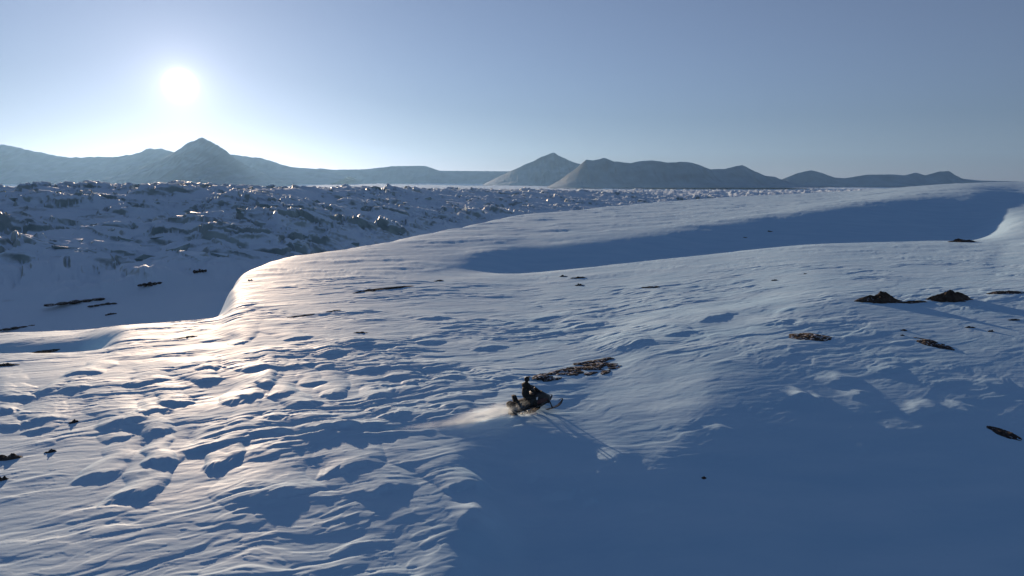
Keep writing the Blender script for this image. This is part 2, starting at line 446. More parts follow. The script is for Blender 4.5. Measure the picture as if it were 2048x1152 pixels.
for k, (px, py, w, d) in enumerate(DRIFTS):
    p0 = hit(px, py + d / 2, H0); p1 = hit(px, py - d / 2, H0)
    if not p0 or not p1: continue
    wm = w / FPX * p0[1]
    dm = max(0.25, math.hypot(p1[0] - p0[0], p1[1] - p0[1]))
    hh = min(0.17, 0.11 * dm + 0.015)
    cx, cy_ = p1
    rad = 9 * dm + 3 + wm
    r0, r1 = np.searchsorted(yy, (max(6, cy_ - rad), cy_ + rad))
    c0, c1 = np.searchsorted(uu, ((cx - rad) / max(6, cy_ - rad) if cx < rad else (cx - rad) / (cy_ + rad), (cx + rad) / max(6, cy_ - rad) if cx > -rad else (cx + rad) / (cy_ + rad)))
    sl = (slice(r0, r1), slice(c0, c1))
    T = (XX[sl] - cx) * SH[0] + (YY[sl] - cy_) * SH[1]
    S = (XX[sl] - cx) * SH[1] - (YY[sl] - cy_) * SH[0]
    rng = random.Random(100 + k)
    S = S + rng.uniform(-0.5, 0.5) * T * 0.6 + 0.25 * wm * perlin(T / (0.8 * wm + .2), S / (1.2 * wm + .2), 200 + k)
    T = T + 0.22 * dm * perlin(S / (0.25 * wm + .1), T / (0.8 * dm + .2), 300 + k) + 0.10 * dm * perlin(S / (0.09 * wm + .06), T / (0.3 * dm + .1), 400 + k)
    L = max(0.28, 0.38 * dm)
    prof = np.where(T < 0, sstep(-L, 0, T), np.exp(-np.clip(T, 0, None) / (dm * 2.6 + 0.6)) )
    # a crest that bows: the ends swept back
    env = np.clip(1 - (2 * S / (wm * 1.15)) ** 2, 0, 1) ** 0.8
    box = (np.abs(T) < 9 * dm + 3) & (np.abs(S) < wm)
    H[sl] += np.where(box, hh * prof * env, 0)

STREAKS = [(1850,820,110,.13),(1935,820,60,.10),(1630,800,60,.14),(1680,762,90,.13),(1600,790,50,.12),(1720,790,70,.10),(1990,770,80,.08),
           (1875,970,40,.08),(1120,985,110,.16),(1060,945,90,.16),(1180,1000,60,.12),(960,1030,120,.16),(1440,860,60,.07),(1780,742,90,.10),(1300,1010,90,.07),(1560,930,70,.06),(1720,900,90,.07),(1950,900,70,.07),(1840,1010,80,.07),(1480,1020,60,.06)]
for k, (px, py, w, hh) in enumerate(STREAKS):
    p0 = hit(px, py, H0)
    wm = w / FPX * p0[1]
    sl = slice(*np.searchsorted(yy, (p0[1] - wm - 3, p0[1] + wm + 3)))
    T = (XX[sl] - p0[0]) * SH[0] + (YY[sl] - p0[1]) * SH[1]
    S = (XX[sl] - p0[0]) * SH[1] - (YY[sl] - p0[1]) * SH[0]
    T = T + 0.35 * perlin(S / (0.3 * wm), T * 0.8, 500 + k)
    H[sl] += hh * np.where(T < 0, sstep(-0.5, 0, T), 1 - sstep(0, 1.3, T)) * np.clip(1 - (2 * S / wm) ** 2, 0, 1)
# the smooth wind-lip in front of the snowmobile: lit back, sharp lower edge
lip = [(1095, 822), (1150, 845), (1215, 878), (1282, 906), (1345, 925)]
lp = np.array([flat(a, b, -0.2) for a, b in lip])
LX = np.interp(XX, lp[:, 0], lp[:, 1])               # y of the lip edge at each x
dY = YY - LX
wlat = sstep(lp[0, 0] - 0.4, lp[0, 0] + 0.8, XX) * (1 - sstep(lp[-1, 0] - 2.0, lp[-1, 0] + 1.5, XX))
H += wlat * 0.0 * np.where(dY < 0, sstep(-0.7, 0, dY), 1 - sstep(0, 4.5, dY))

# snowmobile position, its trail pressed into the snow
SM_PX = (1062, 823)
smx, smy = hit(*SM_PX, Zb)
trail = [hit(a, b, Zb) for a, b in ((640, 868), (760, 862), (870, 852), (960, 838), (1030, 828))] + [(smx, smy)]
trail = [(trail[0][0] * 2 - trail[1][0], trail[0][1] * 2 - trail[1][1])] + trail
dmin = np.full(XX.shape, 99.0)
for (ax, ay), (bx_, by_) in zip(trail[:-1], trail[1:]):
    vx, vy = bx_ - ax, by_ - ay
    t = np.clip(((XX - ax) * vx + (YY - ay) * vy) / (vx * vx + vy * vy), 0, 1)
    dmin = np.minimum(dmin, np.hypot(XX - ax - t * vx, YY - ay - t * vy))
berm = 0.10 * np.exp(-((dmin - 0.62) / 0.22) ** 2) - 0.10 * np.exp(-(dmin / 0.36) ** 4)
H += berm * (0.6 + 0.8 * np.clip(perlin(Aw * 1.3, Bw * 1.3, 91), -0.6, 1))
# level the spot under the machine
dsm = np.hypot(XX - smx, YY - smy)
zsm = sample(Zb, smx, smy)
kk = np.exp(-(dsm / 1.7) ** 4)
H = H * (1 - kk * 0.8) + (Zb + 0.02) * kk * 0.8

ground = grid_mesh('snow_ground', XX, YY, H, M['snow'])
tag(ground, 'wind-carved snow slope in low sun with sastrugi and blue hollows', None, None, 'structure')
def gz(x, y): return sample(H, x, y)

# ------------------------------------------------------------------ glacier
GF_px = np.array([-300, 150, 450, 600, 750, 900, 1100, 1350, 1650, 2350], float)
GF_y = np.array([122, 124, 132, 152, 205, 285, 400, 560, 800, 1300], float)
gN, gR = 960, 600
gu = np.linspace(-1.0, 1.0, gN)
lgy = np.concatenate([np.linspace(math.log(70.0), math.log(135.0), 50, endpoint=False), np.linspace(math.log(135.0), math.log(700.0), 410, endpoint=False), np.linspace(math.log(700.0), math.log(9500.0), gR - 460)])
gy = np.exp(lgy)
GY, GU = np.meshgrid(gy, gu, indexing='ij')
GX = GU * GY
front = np.interp(GU, (GF_px - 1024) / 1350.0, GF_y) * (1 + 0.05 * fbm(GX / 40, GY / 40, 301, 3))
rc = np.interp(GU, (np.array([-300, 600, 1100, 2350]) - 1024) / 1350.0, [1.9, 1.85, 1.6, 1.4])
rat = GY / front
zc = 12.5 - 0.0145 * front * rc
near_l = np.interp(rat, [0.2, 0.5, 0.7, 0.8, 0.93, 1.0], [-22, -13, -10.2, -8.2, -5.8, -4.8])
up = np.clip((rat - 1) / (rc - 1), 0, 1)
far_l = zc - 0.015 * np.clip(GY - front * rc, 0, 3200)
G = np.where(rat < 1, near_l, np.where(up < 1, -4.8 + (zc + 4.8) * (1.18 * up - 0.18 * up * up), far_l))
G = blur(G, 5, 3)
zone = sstep(0.88, 1.06, GY / front)
far_f = 1 - 0.45 * sstep(2500, 6500, GY)
def voronoi(x, y, seed):
    ix, iy = np.floor(x).astype(np.int64), np.floor(y).astype(np.int64)
    f1 = np.full(x.shape, 9.0); f2 = np.full(x.shape, 9.0)
    cid = np.zeros(x.shape); tx = np.zeros(x.shape); ty = np.zeros(x.shape); ddx = np.zeros(x.shape); ddy = np.zeros(x.shape)
    for dx in (-1, 0, 1):
        for dy in (-1, 0, 1):
            a, b = ix + dx, iy + dy
            cx = a + 0.15 + 0.7 * rnd(a, b, seed); cyy = b + 0.15 + 0.7 * rnd(a, b, seed + 1)
            d = np.hypot(x - cx, y - cyy)
            n = d < f1
            f2 = np.where(n, f1, np.minimum(f2, d))
            f1 = np.where(n, d, f1)
            cid = np.where(n, rnd(a, b, seed + 2), cid)
            tx = np.where(n, rnd(a, b, seed + 3) - 0.5, tx); ty = np.where(n, rnd(a, b, seed + 4) - 0.5, ty)
            ddx = np.where(n, x - cx, ddx); ddy = np.where(n, y - cyy, ddy)
    return f1, f2, cid, tx * ddx + ty * ddy, ddx, ddy
wgx = fbm(GX / 18, GY / 18, 311, 3) * 5
wgy = fbm(GX / 18 + 9, GY / 18, 321, 3) * 5
S = np.zeros_like(G)
for (cw, cd, amp, tilt, sd, wgt) in ((34, 13, 1.9, 2.2, 331, 1.0), (13, 5.5, 1.5, 1.6, 341, 1.0), (6, 3.0, 0.5, 0.5, 351, 1.0), (90, 55, 5.0, 5.0, 355, sstep(900, 2000, GY))):
    f1, f2, cid, tl, qx, qy = voronoi((GX + wgx) / cw, (GY + wgy) / cd, sd)
    gap = sstep(0.0, 0.09, f2 - f1)
    S += wgt * (amp * (cid ** 1.6) + tilt * tl + 0.14 * (SH[0] * qx * cw + SH[1] * qy * cd)) * gap - 0.35 * amp * (1 - gap)
S += 0.25 * fbm(GX / 4, GY / 3, 361, 2)
dens = 0.5 + 0.5 * sstep(-0.3, 0.2, fbm(GX / 60, GY / 40, 371, 3))
G = G + zone * far_f * dens * S
G += (1 - zone) * (0.5 * fbm(GX / 30, GY / 14, 381, 3) + 0.15 * fbm(GX / 7, GY / 4, 382, 3))
G += sstep(400, 3000, GY) * 6 * fbm(GX / 900, GY / 500, 391, 3) * 0.4
# glacier rises into broad snowfields on the left, towards the mountains
G += (26 + 12 * (1 - sstep(-0.45, 0.1, GU))) * sstep(3600, 8600, GY) * (1 + 0.35 * fbm(GX / 1500, GY / 1200, 395, 3))
# a low drift ridge on the flat below the ice, its top still in the sun
ra, rb = flat(95, 618, -8.0), flat(345, 566, -6.6)
rvx, rvy = rb[0] - ra[0], rb[1] - ra[1]
rt = ((GX - ra[0]) * rvx + (GY - ra[1]) * rvy) / (rvx ** 2 + rvy ** 2)
rd = ((GX - ra[0]) * rvy - (GY - ra[1]) * rvx) / math.hypot(rvx, rvy) + 1.2 * fbm(GX / 6, GY / 6, 398, 3)
G += 1.5 * np.exp(-(rd / 2.6) ** 2) * np.clip(1 - (2 * rt - 1) ** 2, 0, 1) * (0.6 + 0.8 * np.clip(fbm(GX / 5, GY / 5, 399, 3) + 0.4, 0, 1))
glacier = grid_mesh('glacier', GX, GY, G, M['glacier'])
tag(glacier, 'broken crevassed glacier of snow-capped ice blocks below the mountains', None, None, 'structure')
def glz(x, y):
    i = int(min(max(np.interp(math.log(y), lgy, np.arange(gR)), 0), gR - 2)); j = int(min(max((x / y + 1) / 2 * (gN - 1), 0), gN - 2))
    return float(G[i:i+2, j:j+2].mean())

# ice blocks standing out of the glacier: parts of it, a few shapes shared
def block_mesh(seed):
    rng = random.Random(seed)
    bm = bmesh.new()
    n = 15
    sx, sy, sz = rng.uniform(0.8, 1.5), rng.uniform(0.5, 0.9), rng.uniform(0.5, 0.95)
    for i in range(n):
        v = Vector((rng.gauss(0, 1), rng.gauss(0, 1), rng.gauss(0, 1))).normalized() * rng.uniform(0.8, 1.1)
        v = Vector((max(-.78, min(.78, v.x)) * sx, max(-.78, min(.78, v.y)) * sy, max(-.7, min(.7, v.z)) * sz))
        bm.verts.new(v)
    r = bmesh.ops.convex_hull(bm, input=bm.verts)
    bmesh.ops.delete(bm, geom=[v for v in bm.verts if not v.link_faces], context='VERTS')
    me = bpy.data.meshes.new('ice_block'); bm.to_mesh(me); bm.free()
    me.materials.append(M['block'])
    return me
bmeshes = [block_mesh(900 + i) for i in range(14)]
rng = random.Random(5)
placed, tries = [], 0
while len(placed) < 270 and tries < 30000:
    tries += 1
    px = rng.uniform(-60, 1250)
    y = math.exp(rng.uniform(math.log(140), math.log(520)))
    u = (px - 1024) / 1350.0
    fr = np.interp(u, (GF_px - 1024) / 1350.0, GF_y)
    if y < fr * rng.uniform(0.94, 1.08): continue
    x = u * y
    s = rng.uniform(0.6, 1.0) ** 3 * 2.6 * (0.75 + y / 600)
    if any((x - a) ** 2 + (y - b) ** 2 < (1.1 * (s + c)) ** 2 for a, b, c in placed): continue
    placed.append((x, y, s))
    o = bpy.data.objects.new('ice_block', rng.choice(bmeshes))
    col.objects.link(o); o.parent = glacier
    o.location = (x, y, glz(x, y) - s * 0.12)
    o.rotation_euler = (rng.uniform(-.35, .35), rng.uniform(-.3, .3), rng.uniform(0, 6.28))
    o.scale = (s * rng.uniform(.9, 1.8), s, s * rng.uniform(.5, 0.9))

# ------------------------------------------------------------------ mountains
def mountain(name, label, pts, half, seed, rough=1.0, front=1.0, back=1.0):
    """pts: (photo px, photo row of the crest, distance). A ridge with spurs and gullies on both sides."""
    ns, nt = 340, 80
    P = np.array([(ray(a, b).x / ray(a, b).y * d, d, CAM_Z - slope_of(b) * d) for a, b, d in pts])
    ch = np.concatenate([[0], np.cumsum(np.hypot(np.diff(P[:, 0]), np.diff(P[:, 1])))])
    sq = np.linspace(0, ch[-1], ns)
    SX = np.interp(sq, ch, P[:, 0]); SY = np.interp(sq, ch, P[:, 1]); SZ = 0.75 * np.interp(sq, ch, P[:, 2]) + 0.25 * pchip(ch, P[:, 2], sq)
    SZ = SZ + 0.022 * rough * (SZ + 20) * fbm(sq / 110, sq * 0, seed, 4, 0.6)
    tt = np.linspace(-1, 1, nt)
    base = -30.0
    X = np.zeros((nt, ns)); Y = np.zeros((nt, ns)); Z = np.zeros((nt, ns))
    tx, ty = np.gradient(SX), np.gradient(SY); ln = np.hypot(tx, ty); nx, ny = -ty / ln, tx / ln
    for i, t in enumerate(tt):
        w = half * (front if t < 0 else back)
        X[i] = SX + 0.25 * nx * t * w; Y[i] = SY + t * w
        a = abs(t)
        n1 = fbm(X[i] / 420, Y[i] / 420, seed + 7, 5, 0.5)
        rid = 1 - np.abs(fbm(X[i] / 300, Y[i] / 900, seed + 17, 4, 0.5)) * 2
        prof = (1 - a) ** 1.25
        amp = a * (1 - a) * 4
        Z[i] = base + (SZ - base) * np.clip(prof + amp * rough * (0.05 * n1 + 0.07 * (rid - 0.3)), 0, 1.0)
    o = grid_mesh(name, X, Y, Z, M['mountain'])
    return tag(o, label, None, None, 'structure')
mountain('mountain_ridge', 'long snowy mountain ridge at far left under the sun',
  [(-700,330,8600),(-500,300,8600),(-250,310,8600),(-100,296,8600),(5,288,8600),(60,300,8600),(135,314,8500),(230,313,8500),(275,306,8400),(300,296,8400),(322,296,8400),(345,303,8300),(420,304,8300),(520,315,8300),(580,333,8300),(640,338,8300),(700,352,8300)], 1250, 401)
mountain('mountain_peak', 'pointed pyramid peak directly below the sun',
  [(190,374,6600),(240,355,6600),(290,335,6600),(345,306,6600),(380,284,6600),(405,274.5,6600),(432,287,6600),(470,316,6600),(505,338,6600),(560,362,6600),(600,376,6600)], 1100, 421, 1.0)
mountain('mountain_plateau', 'low flat-topped snowy plateau in the middle of the skyline',
  [(540,362,9000),(600,345,9000),(640,336,9000),(665,339,9000),(730,338,9000),(790,331.5,9000),(850,331,9000),(880,341,9000),(940,341.5,9000),(1000,342,9000),(1100,342,9000),(1180,350,9000),(1240,366,9000)], 650, 441, 0.5)
mountain('mountain_peak', 'broad peak right of centre behind the dark ridge',
  [(960,372,7800),(1000,352,7800),(1040,333,7800),(1060,324,7800),(1085,312,7800),(1107,304.5,7800),(1125,314,7800),(1150,325,7800),(1200,334,7800),(1280,360,7800)], 800, 461, 0.8)
mountain('mountain_ridge', 'dark blue ridge with small summits right of centre',
  [(1095,374,6000),(1120,360,6000),(1150,338,6000),(1172,319,6000),(1186,320,6000),(1208,315.5,6000),(1228,322,6000),(1260,325,6000),(1285,321,6000),(1303,320,6000),(1335,324,6000),(1375,323,6000),(1395,328,6000),(1420,338,6000),(1450,337,6000),(1484,329.5,6000),(1505,340,6000),(1530,351,6000),(1548,353,6000),(1562,359,6000),(1600,372,6000)], 560, 481, 0.8)
mountain('mountain_ridge', 'small rounded hills low on the skyline at far right',
  [(1540,366,7200),(1565,358,7200),(1595,346,7200),(1622,340,7200),(1645,346,7200),(1670,355,7200),(1690,356,7200),(1735,349,7200),(1780,348.5,7200),(1810,350,7200),(1832,345,7200),(1850,350,7200),(1880,342.5,7200),(1897,341.5,7200),(1910,350,7200),(1925,357,7200),(1960,361,7200),(2100,364,7200),(2500,350,7200)], 380, 501, 0.6)

# ------------------------------------------------------------------ rocks
def add_lump(bm, cx, cy_, cz, sx, sy, sz, rot, seed, sub=3, rough=0.35):
    r = bmesh.ops.create_icosphere(bm, subdivisions=sub, radius=1.0)
    off = Vector((seed * 3.7, seed * 1.3, seed * 0.7))
    cr, sr = math.cos(rot), math.sin(rot)
    for v in r['verts']:
        p = v.co.copy()
        d = 1 + rough * mnoise.fractal(p * 1.6 + off, 0.6, 2.1, 4) + rough * 0.5 * abs(mnoise.noise(p * 3.1 + off))
        p *= d
        x, y, z = p.x * sx, p.y * sy, p.z * sz
        v.co = (cx + x * cr - y * sr, cy_ + x * sr + y * cr, cz + z)
def mesh_obj(name, bm, mat, parent=None, smooth=False):
    me = bpy.data.meshes.new(name); bm.to_mesh(me); bm.free()
    me.materials.append(M[mat] if isinstance(mat, str) else mat)
    if smooth:
        me.polygons.foreach_set('use_smooth', np.ones(len(me.polygons), dtype=bool))
    o = bpy.data.objects.new(name, me)
    col.objects.link(o)
    if parent is not None: o.parent = parent
    return o
ROCKS = [
 # name, label, px, py, width px, height above snow (m), depth ratio, image tilt, material
 ('rock_mound', 'dark earth mound rising from the snow, left one of the pair at right', 1758, 602, 120, .72, .45, 0, 'earth'),
 ('rock_mound', 'dark earth mound rising from the snow, right one of the pair at right', 1900, 600, 112, .78, .45, 0, 'earth'),
 ('rock_strip', 'thin dark rock strip in the snow joining the two earth mounds', 1822, 604, 70, .10, .25, 0, 'earth'),
 ('rock_ledge', 'flat dark rock ledge at the right edge beyond the earth mounds', 2015, 585, 90, .18, .4, 0, 'rock'),
 ('flat_stone', 'flat brown stone slab lying alone left of and below the earth mounds', 1618, 674, 82, .10, .7, -.1, 'earth'),
 ('rock', 'elongated dark rock on the snow below the right earth mound', 1864, 687, 38, .14, .45, -.5, 'rock'),
 ('small_rock', 'small dark stone, upper of two specks below the left earth mound', 1808, 661, 15, .09, .6, 0, 'rock'),
 ('small_rock', 'small dark stone, lower of two specks below the left earth mound', 1805, 671, 10, .07, .6, 0, 'rock'),
 ('small_rock', 'thin dark stone below the right earth mound, nearer the mound', 1940, 655, 24, .07, .4, 0, 'rock'),
 ('small_rock', 'dark stone right of the thin stone below the right earth mound', 1982, 663, 14, .10, .6, 0, 'rock'),
 ('small_rock', 'dark stone at the right edge, below the flat rock ledge', 2028, 640, 28, .08, .4, 0, 'rock'),
 ('rock', 'dark slanting rock in blue shade near the lower right edge', 2008, 867, 42, .13, .4, -.55, 'rock'),
 ('small_rock', 'tiny dark stone alone on the shaded slope right of the snowmobile', 1408, 956, 11, .05, .7, .2, 'rock'),
 ('rock_outcrop', 'long low dark outcrop on the crest beside the sunlit bank at right', 1926, 484, 66, .45, .5, 0, 'rock'),
 ('small_rock', 'dark stone on the flat snow above the brown slab', 1549, 561, 15, .14, .6, 0, 'rock'),
 ('small_rock', 'tiny dark stone beyond the flat snow, farthest of two specks', 1610, 548, 9, .10, .6, 0, 'rock'),
 ('rock_strip', 'narrow dark rock strip right of centre on the lit snow', 1302, 574, 38, .10, .35, -.05, 'rock'),
 ('rock', 'short dark rock on the first crest, nearest of a group of three', 1159, 571, 22, .16, .5, 0, 'rock'),
 ('rock_strip', 'dark rock strip on the crest edge, right one behind the short rock', 1156, 556, 36, .14, .4, 0, 'rock'),
 ('small_rock', 'dark stone on the crest edge, leftmost behind the short rock', 1126, 553, 20, .13, .5, 0, 'rock'),
 ('rock_strip', 'long thin dark outcrop left of centre, drawn out along the slope', 768, 578, 112, .17, .16, .16, 'rock'),
 ('rock', 'small dark rock at the upper right end of the long thin outcrop', 876, 562, 22, .14, .5, .1, 'rock'),
 ('rock_strip', 'dark rock sliver on the bright slope near the left edge crest', 371, 676, 40, .12, .3, .2, 'rock'),
 ('rock_strip', 'dark rock sliver on the bright slope left of the long thin outcrop', 602, 632, 48, .10, .25, .15, 'rock'),
 ('small_rock', 'small dark stone right of the sliver on the bright slope', 668, 622, 30, .08, .3, .15, 'rock'),
 ('small_rock', 'dark stone among the ripples in the middle of the slope', 722, 666, 34, .09, .3, 0, 'rock'),
 ('rock', 'large dark rock cut by the left edge, half sunk in snow', 16, 916, 56, .22, .5, .15, 'rock'),
 ('small_rock', 'dark stone right of the large rock at the left edge', 101, 904, 22, .12, .5, .2, 'rock'),
 ('small_rock', 'dark stone above the large rock at the left edge', 147, 845, 16, .14, .6, .3, 'rock'),
 ('rock', 'small dark rock at the left edge below the large rock', 4, 960, 24, .12, .5, .2, 'rock'),
 ('rock_strip', 'low dark rock strip under the snow lip at the left', 82, 706, 66, .15, .3, .1, 'rock'),
 ('rock', 'dark low rock at the left edge below the rock strip', 12, 730, 44, .12, .4, .1, 'rock'),
 ('small_rock', 'dark stone in the blue gully at right', 1540, 463, 11, .22, .6, 0, 'rock'),
 ('small_rock', 'fainter small stone in the blue gully, left of the other', 1490, 475, 9, .12, .5, 0, 'rock'),
 ('rock', 'dark stone in the snow at the top of the left crest corner', 500, 561, 14, .14, .6, 0, 'rock'),
]
for k, (nm, lab, px, py, w, hgt, dep, tilt, mat) in enumerate(ROCKS):
    p = hit(px, py, H)
    if not p: continue
    x, y = p
    wm = w / FPX * y
    bm = bmesh.new()
    rr = random.Random(k)
    # tilt in the picture becomes a bearing on the ground
    dx, dyy = math.cos(tilt), math.sin(tilt) / max(0.08, slope_of(py))
    ln = math.hypot(dx, dyy); dx /= ln; dyy /= ln
    L = wm / max(0.35, abs(dx)) if abs(dx) > 0.35 else wm * 2.2
    rot = math.atan2(dyy, dx)
    dp = L * dep * 0.5
    nth, nrd = 40, 12
    tall = nm == 'rock_mound'
    rows_ = []
    cz = gz(x, y)
    for a in range(nrd + 1):
        f = a / nrd * 1.25
        ring = []
        for b in range(nth):
            th = 2 * math.pi * b / nth
            lx, ly = f * math.cos(th) * L * 0.5, f * math.sin(th) * max(0.09, dp)
            qx, qy = x + lx * dx - ly * dyy, y + lx * dyy + ly * dx
            nv = Vector((lx * 2.2 / max(.25, L) * 2 + k * 7.3, ly / max(.09, dp) * 1.3, k * 1.7))
            nn = mnoise.fractal(nv, 0.7, 2.0, 4)
            cliff = mnoise.noise(Vector((lx * 5, ly * 5, k + 0.5)))
            prof = (0.5 + 0.5 * math.cos(math.pi * min(1, f))) if tall else (1 - f * f) * 0.8
            hgt_ = hgt * (prof * (1.0 + 0.35 * nn) + (0.22 if tall else 0.75) * nn * min(1, 1.3 - f) + 0.10 * cliff) - 0.10 * hgt
            if f > 1.15: hgt_ = min(hgt_, -0.25 * hgt)
            ring.append(bm.verts.new((qx - x, qy - y, gz(qx, qy) - cz + hgt_)))
            if a == 0: break
        rows_.append(ring)
    for a in range(nrd):
        A_, B_ = rows_[a], rows_[a + 1]
        for b in range(nth):
            c = (b + 1) % nth
            if a == 0: bm.faces.new((A_[0], B_[b], B_[c]))
            else: bm.faces.new((A_[b], B_[b], B_[c], A_[c]))
    bmesh.ops.recalc_face_normals(bm, faces=bm.faces)
    o = mesh_obj(nm, bm, mat)
    o.location = (x, y, gz(x, y))
    tag(o, lab, 'rock', 'dark rocks showing through the snow')

# broken outcrop beyond the snowmobile: bedrock with loose plates
oc = hit(1165, 737, H)
root = bpy.data.objects.new('rock_outcrop', None); col.objects.link(root)
root.location = (oc[0], oc[1], gz(*oc))
tag(root, 'broken dark rock outcrop streaked with snow just beyond the snowmobile', 'rock', 'dark rocks showing through the snow')
rr = random.Random(77)
for k in range(56):
    f = rr.uniform(0, 1)
    px = 1082 + 155 * f + rr.uniform(-6, 6)
    py = 757 - 30 * f + rr.uniform(-19, 14) * (0.3 + f)
    p = hit(px, py, H)
    if not p: continue
    bm = bmesh.new()
    s = rr.uniform(0.07, 0.36)
    add_lump(bm, 0, 0, 0, s * 1.9, s * 0.8, s * 0.16 + 0.02, R(33) + rr.uniform(-.4, .4), 300 + k, 2, 0.45)
    o = mesh_obj('stone', bm, 'rock', root)
    o.location = Vector((p[0], p[1], gz(*p) + 0.01)) - root.location

# slivers of rock and dirty ice lying on the shaded flat between hill and glacier
APR = [(150,606,70,.3,'long dark sliver of rock on the shaded flat at left'), (30,657,46,.2,'dark sliver on the shaded flat at the left edge'),
       (205,612,34,.25,'dark stone right of the long sliver on the shaded flat'), (222,631,14,.2,'small dark stone below the long sliver on the shaded flat'),
       (400,543,18,.4,'dark ice lump on the smooth shaded snow below the glacier'), (300,570,30,.4,'dark rock topped by lit snow on the shaded flat')]
for k, (px, py, w, hgt, lab) in enumerate(APR):
    r = ray(px, py); t = 60.0
    while t < 400:
        q = r * t
        if q.y > 71 and CAM_Z + q.z < glz(q.x, q.y): break
        t *= 1.004
    wm = w / FPX * q.y
    bm = bmesh.new()
    for i in range(5):
        f = (i + .5) / 5 - .5
        add_lump(bm, f * wm, f * wm * 1.2, 0, wm / 6, wm / 7, hgt * (1 - 2 * f * f) * random.uniform(.7, 1.2), .5, 700 + k * 7 + i, 2)
    o = mesh_obj('rock_sliver', bm, 'rock')
    o.location = (q.x, q.y, glz(q.x, q.y))
    tag(o, lab, 'rock', 'dark rocks showing through the snow')

# ------------------------------------------------------------------ snowmobile
def loft(bm, rings, cap=True):
    vs_ = [[bm.verts.new(p) for p in r] for r in rings]
    n = len(rings[0])
    for a, b in zip(vs_[:-1], vs_[1:]):
        for i in range(n):
            bm.faces.new((a[i], a[(i + 1) % n], b[(i + 1) % n], b[i]))
    if cap:
        bm.faces.new(list(reversed(vs_[0]))); bm.faces.new(vs_[-1])
    bmesh.ops.recalc_face_normals(bm, faces=bm.faces)
def tube(bm, pts, r, n=8):
    pts = [Vector(p) for p in pts]
    rings = []
    for i, p in enumerate(pts):
        t = (pts[min(i + 1, len(pts) - 1)] - pts[max(i - 1, 0)]).normalized()
        a = t.orthogonal().normalized() if abs(t.z) > 0.95 else t.cross(Vector((0, 0, 1))).normalized()
        b = t.cross(a).normalized()
        rad = r[i] if isinstance(r, (list, tuple)) else r
        rings.append([p + (a * math.cos(2 * math.pi * k / n) + b * math.sin(2 * math.pi * k / n)) * rad for k in range(n)])
    loft(bm, rings)
def rrect(x, cz, hw, hh, bev=0.3, n=3, cy0=0.0):
    """rounded rectangle ring in the YZ plane at x"""
    pts = []
    b = bev * min(hw, hh)
    for (sy, sz, a0) in ((1, 1, 0), (-1, 1, 90), (-1, -1, 180), (1, -1, 270)):
        for k in range(n + 1):
            a = R(a0 + 90 * k / n)
            pts.append((x, cy0 + sy * (hw - b) + b * math.cos(a), cz + sz * (hh - b) + b * math.sin(a)))
    return pts
sm = bpy.data.objects.new('snowmobile', None); col.objects.link(sm)
tag(sm, 'black snowmobile running across the slope and throwing up powder snow', 'snowmobile')
HEAD = R(35)
sm.location = (smx + 0.12, smy, gz(smx, smy) + 0.03)
sm.scale = (0.96, 1.0, 1.04)
sm.rotation_euler = Euler((R(-2), R(-5), HEAD), 'XYZ')
def part(name, mat, build, parent=sm, smooth=True):
    bm = bmesh.new(); build(bm)
    return mesh_obj(name, bm, mat, parent, smooth)
# engine hood and side pods: lofted, nose drooping forward
def hood(bm):
    loft(bm, [rrect(-.30, .56, .22, .20, .5), rrect(-.05, .66, .34, .32, .5), rrect(.25, .72, .42, .39, .55), rrect(.55, .70, .44, .35, .6),
              rrect(.85, .60, .40, .24, .7), rrect(1.08, .54, .30, .16, .8), rrect(1.20, .50, .16, .08, .9)])
hd = part('hood', 'black', hood)
part('belly_pan', 'black', lambda bm: loft(bm, [rrect(-.2, .34, .25, .08), rrect(.4, .33, .34, .10), rrect(.95, .40, .28, .10), rrect(1.15, .45, .14, .06)]))
def shield(bm):
    rings = []
    for f in (0, .33, .66, 1):
        x, z, hw = .58 - .40 * f, .98 + .40 * f, .36 - .10 * f
        rings.append([(x + .10 * math.cos(R(a)) - .10, hw * math.sin(R(a)) , z) for a in range(-80, 81, 20)])
    vv = [[bm.verts.new(p) for p in r] for r in rings]
    for a, b in zip(vv[:-1], vv[1:]):
        for i in range(len(a) - 1): bm.faces.new((a[i], a[i+1], b[i+1], b[i]))
    bmesh.ops.solidify(bm, geom=bm.faces[:], thickness=0.012)
part('windshield', 'glass', shield)
part('dashboard', 'black', lambda bm: loft(bm, [rrect(.02, .92, .16, .05), rrect(.16, 1.0, .22, .09), rrect(.38, .97, .26, .06)]))
for s in (-1, 1):
    o = part('headlight', 'white' if False else 'glass', lambda bm: loft(bm, [rrect(1.03, .60, .09, .05, .6, 3, s * .14), rrect(1.13, .585, .08, .045, .6, 3, s * .14)]))
    part('side_panel', 'red', lambda bm: loft(bm, [rrect(.05, .55, .012, .10, .9, 2, s * .385), rrect(.35, .58, .016, .13, .9, 2, s * .44), rrect(.75, .56, .012, .07, .9, 2, s * .435)]))
    def badge(bm, s=s):
        pts = [(-.02, 1.0), (.14, 1.02), (.08, .86), (.0, .90)]
        a = [bm.verts.new((x, s * .37, z - .18)) for x, z in pts]; b = [bm.verts.new((x, s * .395, z - .18)) for x, z in pts]
        bm.faces.new(a); bm.faces.new(list(reversed(b)))
        for i in range(4): bm.faces.new((a[i], b[i], b[(i+1) % 4], a[(i+1) % 4]))
        bmesh.ops.recalc_face_normals(bm, faces=bm.faces)
    part('white_panel', 'white', badge, hd, False)
